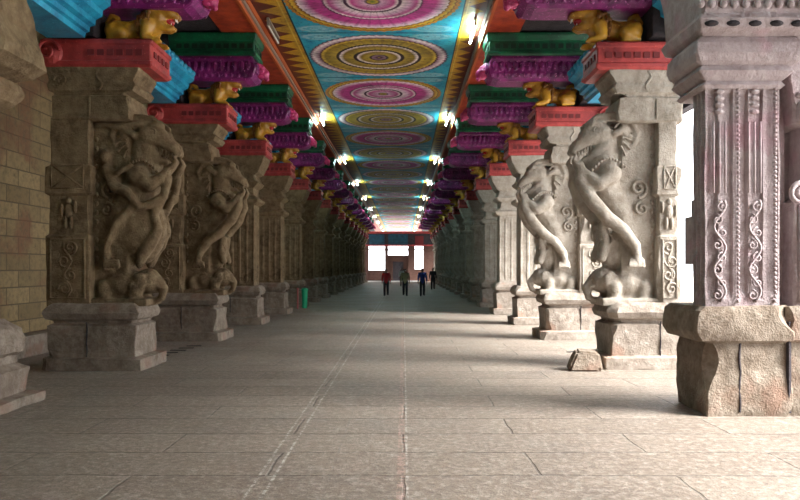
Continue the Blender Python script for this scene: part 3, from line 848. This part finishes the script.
# ---------------------------------------------------------------- golden lions on the brackets
def lion_root(label, loc, rz, group):
    t = thing('lion_statue', label, 'statue', loc, rz, group)
    bm = bmesh.new()
    Lm = lambda pts, rad, seg=10: limb(bm, pts, rad, seg)
    Lm([(-0.55, 0, 0.25), (-0.30, 0, 0.27), (-0.05, 0, 0.32), (0.10, 0, 0.40)], [0.21, 0.18, 0.20, 0.20])
    for s in (-1, 1):
        Lm([(-0.55, s * 0.14, 0.24), (-0.40, s * 0.21, 0.18), (-0.62, s * 0.21, 0.07), (-0.38, s * 0.22, 0.05)], [0.18, 0.12, 0.06, 0.055])
        Lm([(0.04, s * 0.16, 0.34), (0.0, s * 0.20, 0.14), (0.12, s * 0.20, 0.07), (0.22, s * 0.20, 0.055)], [0.14, 0.09, 0.065, 0.06])
        for dd in (-0.04, 0, 0.04): Lm([(0.22, s * 0.20 + dd, 0.05), (0.285, s * 0.20 + dd, 0.035)], [0.03, 0.022], 8)
        Lm([(0.24, s * 0.08, 0.60), (0.42, s * 0.08, 0.57), (0.50, s * 0.06, 0.53)], [0.15, 0.105, 0.07])      # upper jaw
        Lm([(0.22, s * 0.07, 0.38), (0.36, s * 0.06, 0.31), (0.44, s * 0.05, 0.32)], [0.12, 0.07, 0.05])     # lower jaw
        ellipsoid(bm, (0.30, s * 0.13, 0.69), (0.08, 0.06, 0.045), 8)
        Lm([(0.10, s * 0.20, 0.62), (0.04, s * 0.24, 0.68)], [0.06, 0.025], 8)
        ellipsoid(bm, (0.48, s * 0.035, 0.58), (0.05, 0.035, 0.04), 8)
    ellipsoid(bm, (0.16, 0, 0.50), (0.23, 0.23, 0.23))
    Lm([(-0.66, 0, 0.28), (-0.74, 0, 0.42), (-0.66, 0, 0.56), (-0.56, 0, 0.50)], [0.05, 0.045, 0.045, 0.06], 8)
    link('body', remeshed('lion_body', bm, 0.022, M['gold']), t)
    bm = bmesh.new()
    for i in range(4):
        u = 0.10 - i * 0.065
        tube(bm, [(u - 0.03 * abs(math.cos(a)), (0.245 - 0.008 * i) * math.cos(a), 0.46 - i * 0.04 + (0.225 - 0.01 * i) * math.sin(a)) for a in (2 * PI * j / 18 for j in range(18))], 0.032, 6, True)
        for j in range(9):
            a = 2 * PI * (j + 0.5 * (i % 2)) / 9
            ellipsoid(bm, (u - 0.02, (0.255 - 0.008 * i) * math.cos(a), 0.46 - i * 0.04 + (0.235 - 0.01 * i) * math.sin(a)), (0.045, 0.04, 0.04), 7)
    obj('mane', bm, M['gold_dark'], t, True)
    bm = bmesh.new(); ellipsoid(bm, (0.32, 0, 0.44), (0.15, 0.105, 0.085), 12); mo = obj('mouth', bm, M['mouth'], t, True)
    bm = bmesh.new()
    for i in range(5):
        y = -0.06 + i * 0.03
        cone(bm, (0.50, y, 0.49), (0.50, y, 0.435), 0.015, 0.004, 6)
        cone(bm, (0.42, y, 0.35), (0.42, y, 0.40), 0.014, 0.004, 6)
    pattern(mo, bm, M['white'])
    for s in (-1, 1):
        bm = bmesh.new(); ellipsoid(bm, (0.375, s * 0.15, 0.655), (0.045, 0.03, 0.04), 10)
        e = obj('eye', bm, M['white'], t, True)
        bm = bmesh.new(); ellipsoid(bm, (0.40, s * 0.175, 0.655), (0.02, 0.01, 0.02), 8)
        obj('pupil', bm, M['black'], e, True)
    return t

# ---------------------------------------------------------------- painted corbel tiers above the lions
def corbel(label, loc, rz, reach, group):
    """reach: how far it comes out past the pillar face"""
    t = thing('painted_corbel', label, 'corbel', loc, rz, group)
    bm = bmesh.new()
    loft(bm, [[Vector((u, y, z)) for (u, y) in rect_pts(-1.1, reach - e, 0.44 - d, [0.03] * 4, 6, 4)] for (z, d, e) in
              ((6.28, 0.14, 0.30), (6.33, 0.06, 0.16), (6.42, 0.01, 0.06), (6.56, 0.0, 0.02), (6.70, 0.03, 0.06), (6.78, 0.0, 0.10), (6.85, 0.02, 0.12))])
    n = int((reach + 1.0) / 0.16)
    for i in range(n):
        u = -0.95 + i * 0.16
        for s in (-1, 1):
            ellipsoid(bm, (u, s * 0.42, 6.60), (0.075, 0.045, 0.13), 8)
            ellipsoid(bm, (u + 0.08, s * 0.40, 6.42), (0.06, 0.04, 0.08), 8)
    for i in range(5):
        ellipsoid(bm, (reach - 0.03, -0.32 + i * 0.16, 6.58), (0.05, 0.075, 0.13), 8)
    mg = obj('magenta_tier', bm, M['magenta'], t)
    bm = bmesh.new()
    limb(bm, [(reach - 0.05, 0, 6.62), (reach + 0.10, 0, 6.52), (reach + 0.16, 0, 6.40)], [0.17, 0.13, 0.06], 12)
    for i in range(6):
        a = 2 * PI * i / 6
        ellipsoid(bm, (reach + 0.04, 0.14 * math.cos(a), 6.56 + 0.12 * math.sin(a)), (0.09, 0.05, 0.06), 8)
    obj('bud', bm, M['pink'], mg, True)
    bm = bmesh.new()
    loft(bm, [[Vector((u, y, z)) for (u, y) in rect_pts(-1.1, reach - 0.02 - e, 0.46 - d, [0.02] * 4, 6, 4)] for (z, d, e) in
              ((6.85, 0.05, 0.05), (6.89, 0.0, 0.0), (6.95, 0.0, 0.0), (6.97, 0.035, 0.035), (7.20, 0.035, 0.035), (7.22, 0.0, 0.0), (7.30, -0.02, -0.02), (7.34, -0.03, -0.03), (ZS - 0.01, -0.03, -0.03))])
    gt = obj('green_tier', bm, M['green'], t)
    bm = bmesh.new()
    n = int((reach + 0.9) / 0.19)
    for i in range(n):
        u = -0.85 + i * 0.19
        for s in (-1, 1):
            box(bm, u - 0.06, u + 0.06, s * 0.43 - 0.012, s * 0.43 + 0.012, 7.03, 7.14)
    for i in range(4): box(bm, reach - 0.065, reach - 0.04, -0.33 + i * 0.2, -0.23 + i * 0.2, 7.03, 7.14)
    pattern(gt, bm, M['green_dark'])
    # dark block that carries the tiers at the back
    bm = bmesh.new(); box(bm, -1.6, -0.80, -0.42, 0.42, 5.76, ZS - 0.01, 0.02)
    obj('support_block', bm, M['dark_stone'], t)
    return t

def beam(label, x, y0, y1, rz, group, proto=[None]):
    ln = y1 - y0
    if proto[0] is None:
        t = thing('architrave_beam', label, 'beam', (x, (y0 + y1) / 2, 0), rz, group)
        prof = [(-1.5, 5.66), (-0.86, 5.66), (-0.84, 5.74), (-0.78, 5.76), (-0.77, 5.84), (-0.68, 5.87), (-0.67, 5.96), (-0.56, 6.02), (-0.55, 6.12), (-0.42, 6.2), (-0.42, 6.32), (-1.5, 6.32)]
        bm = bmesh.new()
        loft(bm, [[Vector((u, y, z)) for u, z in prof] for y in (-ln / 2, ln / 2)])
        bd = obj('beam_body', bm, M['blue'], t)
        bm = bmesh.new()
        for i in range(12):
            y = -ln / 2 + (i + 0.5) * ln / 12
            ellipsoid(bm, (-0.44, y, 6.33), (0.09, 0.12, 0.08), 8)
        pattern(bd, bm, M['blue'], True)
        proto[0] = t
        return t
    return dup(proto[0], (x, (y0 + y1) / 2, 0), rz, label, group)

lion0 = None; cor = {}
for k in range(NP):
    for side in ('L', 'R'):
        x, rz = (XL, 0) if side == 'L' else (XR, PI)
        where = 'wall side' if side == 'L' else 'open side'
        far = k >= 8
        nm = ORD[k] if not far else None
        lg = ('golden lion statue with red mouth on the %s red bracket of the %s' % (nm, where)) if not far else 'small distant golden lion on the %s red bracket of the %s' % (ORD[k], where)
        gg = 'golden lions on the %s' % where if not far else 'distant golden lions on the %s' % where
        y = py(k)
        if lion0 is None: lion0 = lion_root(lg, (x, y, 5.70), rz, gg); 
        else: dup(lion0, (x, y, 5.70), rz, lg, gg)
        lc = ('magenta and green corbel over the %s lion on the %s' % (nm, where)) if not far else 'dim distant magenta and green corbel over the %s lion on the %s' % (ORD[k], where)
        gc = 'painted corbels on the %s' % where if not far else 'distant painted corbels on the %s' % where
        if side not in cor: cor[side] = corbel(lc, (x, y, 0), rz, 1.02 if side == 'L' else 1.50, gc)
        else: dup(cor[side], (x, y, 0), rz, lc, gc)
        if k < NP - 1:
            lb = ('turquoise moulded beam between the %s and %s pillars of the %s' % (ORD[k], ORD[k + 1], where)) if k < 8 else 'distant turquoise beam between the %s and %s pillars of the %s' % (ORD[k], ORD[k + 1], where)
            gb = 'turquoise beams on the %s' % where if k < 8 else 'distant turquoise beams on the %s' % where
            beam(lb, x, y + 0.62, py(k + 1) - 0.62, rz, gb)
    
# beams from the nearest pillars
beam('turquoise moulded beam running above the nearest wall side pillar', XL, 12.5 - 0.62 - 3.51, 12.5 - 0.62, 0, 'turquoise beams on the wall side')
beam('turquoise moulded beam running above the nearest open side pillar', XR + 0.3, 12.5 - 0.62 - 3.51, 12.5 - 0.62, PI, 'turquoise beams on the open side')

# ---------------------------------------------------------------- tube lamps along the ceiling edges
def tube_lamp(label, loc, lit, group):
    t = thing('tube_lamp', label, 'lamp', loc, 0, group)
    bm = bmesh.new(); box(bm, -0.03, 0.03, -0.70, 0.70, -0.02, 0.03, 0.008)
    obj('lamp_housing', bm, M['rail'], t)
    for s in (-1, 1):
        bm = bmesh.new(); box(bm, -0.025, 0.025, s * 0.67 - 0.02, s * 0.67 + 0.02, -0.16, -0.02, 0.005)
        obj('tube_holder', bm, M['rail'], t)
    bm = bmesh.new(); cone(bm, (0, -0.65, -0.14), (0, 0.65, -0.14), 0.026, 0.026, 12)
    obj('glass_tube', bm, M['tube'] if lit else M['tube_off'], t, True)
    return t
lit0 = None
for i in range(-1, 10):
    y = 17.2 + i * 10.3
    for sx, nm in ((-3.20, 'wall side'), (1.70, 'open side')):
        z = HC - 0.03
        if i == 0 and sx < 0:
            tube_lamp('unlit tube lamp on the wall side edge of the painted ceiling', (sx, y, z), False, 'tube lamps')
            continue
        far = i > 4
        lab = ('lit white tube lamp, %s from the front on the %s ceiling edge' % (ORD[max(i, 0)], nm)) if not far else 'tiny bright distant tube lamp, %s from the front on the %s ceiling edge' % (ORD[i], nm)
        if i < 0: lab = 'lit white tube lamp overhead on the %s, out of frame' % nm
        grp = ('lit tube lamps on the %s' if not far else 'distant tube lamps on the %s') % nm
        if lit0 is None: lit0 = tube_lamp(lab, (sx, y, z), True, grp)
        else: dup(lit0, (sx, y, z), 0, lab, grp)

# ---------------------------------------------------------------- far gateway
def gateway():
    t = thing('gateway', 'bright gateway at the far end with painted lintel and low wall', 'gateway', (0, YEND, 0))
    def part(name, boxes, mat, par=t):
        bm = bmesh.new()
        for b_ in boxes: box(bm, *b_)
        return obj(name, bm, mat, par)
    for x0, x1 in ((-5.2, -4.4), (-2.33, -1.95), (0.57, 1.40), (2.50, 5.2)):
        part('post', [(x0, x1, -0.3, 0.3, 0, 4.45), (x0 - 0.08, x1 + 0.08, -0.38, 0.38, 3.9, 4.1), (x0 - 0.06, x1 + 0.06, -0.38, 0.38, 0, 0.4)], M['gate_stone'])
    part('lintel', [(-5.2, 5.2, -0.4, 0.4, 4.45, 4.62)], M['red'])
    part('blue_panel', [(-4.3, -2.4, -0.32, 0.3, 4.62, 5.9)], M['blue_deep'])
    part('blue_panel', [(-1.9, 0.55, -0.32, 0.3, 4.62, 5.95)], M['blue_deep'])
    part('blue_panel', [(1.45, 2.5, -0.32, 0.3, 4.62, 5.7)], M['red_dark'])
    part('upper_wall', [(-5.2, 5.2, -0.2, 0.3, 4.62, 6.0)], M['dark_stone'])
    part('top_band', [(-4.6, 4.6, -0.45, 0.3, 6.0, 6.28)], M['red'])
    part('low_wall', [(-4.4, -2.33, -0.25, 0.25, 0, 1.42)], M['gate_stone']); part('low_wall', [(1.4, 2.5, -0.25, 0.25, 0, 1.55)], M['gate_stone'])
    part('inner_screen', [(-1.95, -1.35, 0.0, 0.3, 0, 3.3), (0.0, 0.57, 0.0, 0.3, 0, 3.3), (-1.35, 0.0, 0.0, 0.3, 2.5, 3.3)], M['gate_stone'])
    part('shrine_door', [(-1.35, 0.0, 0.1, 0.3, 0, 2.5)], M['dark_stone'])  # dark sheet standing for the shaded interior inside the frame
gateway()
bm = bmesh.new(); box(bm, -4.4, 2.5, 84.5, 87.4, 0, 0.10, 0.01)  # added slab that imitates a strip of sunlight on the floor
tag(obj('threshold_step', bm, M['steps']), 'pale stone threshold step in front of the far gateway', 'step')

# ---------------------------------------------------------------- small things on the floor
bm = bmesh.new()
pts = [(-0.30, -0.22, 0), (0.28, -0.24, 0), (0.32, 0.24, 0), (-0.26, 0.22, 0), (-0.14, -0.14, 0.34), (0.24, -0.16, 0.30), (0.26, 0.16, 0.32), (-0.10, 0.14, 0.37), (-0.22, 0.0, 0.26)]
vs = [bm.verts.new(p_) for p_ in pts]
bmesh.ops.convex_hull(bm, input=vs)
bmesh.ops.bevel(bm, geom=bm.edges[:], offset=0.03, segments=2, affect='EDGES')
o = obj('broken_stone', bm, M['stone_base']); o.location = (3.10, 12.05, 0)
tag(o, 'broken stone block lying at the foot of the sunlit beast pillar', 'stone')

t = thing('waste_bin', 'small green plastic bin standing by a wall side pillar base', 'bin', (-4.28, 30.3, 0))
bm = bmesh.new()
rings = []
for z, r_ in ((0, 0.11), (0.4, 0.125), (0.74, 0.14), (0.76, 0.155), (0.80, 0.155)):
    rings.append([Vector((r_ * math.cos(a), r_ * math.sin(a), z)) for a in (2 * PI * j / 18 for j in range(18))])
loft(bm, rings); obj('bin_body', bm, M['green_plastic'], t)
bm = bmesh.new(); ellipsoid(bm, (0, 0, 0.81), (0.15, 0.15, 0.08)); obj('lid', bm, M['green_plastic'], t, True)
bm = bmesh.new(); cone(bm, (0, 0, 0.0), (0, 0, 0.82), 0.035, 0.03, 10); ellipsoid(bm, (0, 0, 0.85), (0.05, 0.05, 0.05), 8)
o = obj('bollard', bm, M['pink_cloth'], None, True); o.location = (-4.56 + 0.04, 29.9, 0)
tag(o, 'thin reddish post standing beside the green bin', 'post')

def slots(label, group, pts):
    t0 = None
    for i, (x, y, a) in enumerate(pts):
        if t0 is None:
            bm = bmesh.new(); box(bm, -0.16, 0.16, -0.05, 0.05, 0.0, 0.012, 0.004)
            t0 = obj('drain_cover', bm, M['black']); o = t0
        else:
            o = t0.copy(); C.objects.link(o)
        o.location = (x, y, 0); o.rotation_euler = (0, 0, a)
        tag(o, label % ORD[i], 'drain cover', group)
slots('small dark drain slot, %s from the front between the first two wall side pillars', 'drain slots on the wall side', [(-4.9 + 0.04 * i, 13.6 + 0.42 * i, 0.1 * (i % 3)) for i in range(6)])
slots('small dark drain slot, %s from the aisle on the paving between sunlit pillars', 'drain slots on the open side', [(3.55 + 0.22 * i, 14.6 + 0.1 * (i % 2), 0.5) for i in range(3)])

# ---------------------------------------------------------------- people
def person(name_label, loc, rz, shirt, phase, h=1.70, parts=True):
    t = thing('person', name_label, 'person', loc, rz, None)
    k = h / 1.72
    bm = bmesh.new(); V = lambda x, y, z: (x * k, y * k, z * k)
    L = lambda b_, pts, rad, seg=10: limb(b_, [V(*p_) for p_ in pts], [r_ * k for r_ in rad], seg)
    st = 0.20 * phase
    legs = {}; arms = {}
    for s in (-1, 1):
        f = s * st
        legs[s] = [(s * 0.09, 0, 0.90), (s * 0.10, f * 0.6 + 0.03, 0.50), (s * 0.10, f - (0.04 if f < 0 else 0), 0.09 + (0.04 if f < 0 else 0))]
        arms[s] = [(s * 0.19, 0, 1.41), (s * 0.25, -f * 0.4 - 0.02, 1.13), (s * 0.26, -f * 0.9 + 0.06, 0.89)]
        L(bm, legs[s], [0.085, 0.06, 0.042])
        a = legs[s][2]; L(bm, [(a[0], a[1] - 0.05, a[2] - 0.045), (a[0] + s * 0.02, a[1] + 0.16, a[2] - 0.055)], [0.04, 0.032])
        L(bm, arms[s], [0.055, 0.042, 0.03])
        w = Vector(arms[s][2]); L(bm, [w, w + Vector((0, 0.01, -0.07))], [0.032, 0.036])
        for j, ln in enumerate((0.075, 0.085, 0.08, 0.06)):
            b0 = w + Vector((0, -0.03 + j * 0.02, -0.09)); L(bm, [b0, b0 + Vector((-s * 0.005, 0.01, -ln * 0.5)), b0 + Vector((-s * 0.02, 0.02, -ln))], [0.011, 0.010, 0.009], 6)
        L(bm, [w + Vector((0, 0.03, -0.04)), w + Vector((-s * 0.01, 0.055, -0.08)), w + Vector((-s * 0.015, 0.06, -0.105))], [0.013, 0.012, 0.010], 6)
        L(bm, [(s * 0.078, 0.0, 1.60)], [0.02], 6)
    L(bm, [(0, 0, 0.93), (0, 0, 1.10), (0, 0, 1.32)], [0.14, 0.125, 0.15]); L(bm, [(-0.15, 0, 1.40), (0.15, 0, 1.40)], [0.07, 0.07])
    L(bm, [(0, 0, 1.42), (0, 0.01, 1.53)], [0.055, 0.05])
    ellipsoid(bm, V(0, 0.01, 1.61), V(0.076, 0.095, 0.11)); ellipsoid(bm, V(0, 0.11, 1.60), V(0.014, 0.02, 0.02), 8)
    link('body', remeshed('person_body', bm, 0.013, M['skin']), t)
    bm = bmesh.new()
    L(bm, [(0, 0, 0.92), (0, 0, 1.10), (0, 0, 1.32)], [0.165, 0.15, 0.17]); L(bm, [(-0.16, 0, 1.40), (0.16, 0, 1.40)], [0.085, 0.085])
    for s in (-1, 1):
        e = Vector(arms[s][1]); L(bm, [arms[s][0], e], [0.078, 0.062]); 
        w = Vector(arms[s][2]); L(bm, [e, e + (w - e) * 0.8], [0.062, 0.048])
    link('shirt', remeshed('shirt', bm, 0.018, M[shirt]), t)
    bm = bmesh.new()
    L(bm, [(-0.06, 0, 0.90), (0.06, 0, 0.90)], [0.14, 0.14])
    for s in (-1, 1): L(bm, legs[s], [0.105, 0.082, 0.066])
    link('trousers', remeshed('trousers', bm, 0.018, M['trousers']), t)
    bm = bmesh.new(); ellipsoid(bm, V(0, -0.012, 1.645), V(0.084, 0.098, 0.095)); link('hair', mesh_of('hair', bm, M['hair'], True), t)
    for s in (-1, 1):
        bm = bmesh.new(); a = legs[s][2]
        L(bm, [(a[0], a[1] - 0.06, a[2] - 0.045), (a[0] + s * 0.02, a[1] + 0.18, a[2] - 0.05)], [0.047, 0.04])
        obj('shoe', bm, M['shoe'], t, True)
    for s in (-1, 1):
        bm = bmesh.new(); ellipsoid(bm, V(s * 0.03, 0.098, 1.625), V(0.012, 0.008, 0.009), 8); obj('eye', bm, M['white'], t, True)
    return t
person('person in red long sleeved shirt and dark trousers walking in the corridor', (-1.08, 43.5, 0), PI, 'shirt_red', 1.0, 1.66)
person('person in olive tan shirt walking between red and blue shirted people', (0.10, 43.5, 0), PI, 'shirt_tan', -0.9, 1.66)
person('person in blue shirt and dark trousers, rightmost of the three walkers', (1.16, 43.0, 0), PI, 'shirt_blue', 0.8, 1.70)
person('distant person in white shirt standing behind the three walkers', (-0.15, 66, 0), PI, 'shirt_white', 0.3, 1.70)
person('distant person in dark clothes behind the blue shirted walker', (2.35, 56, 0), PI, 'trousers', 0.5, 1.72)
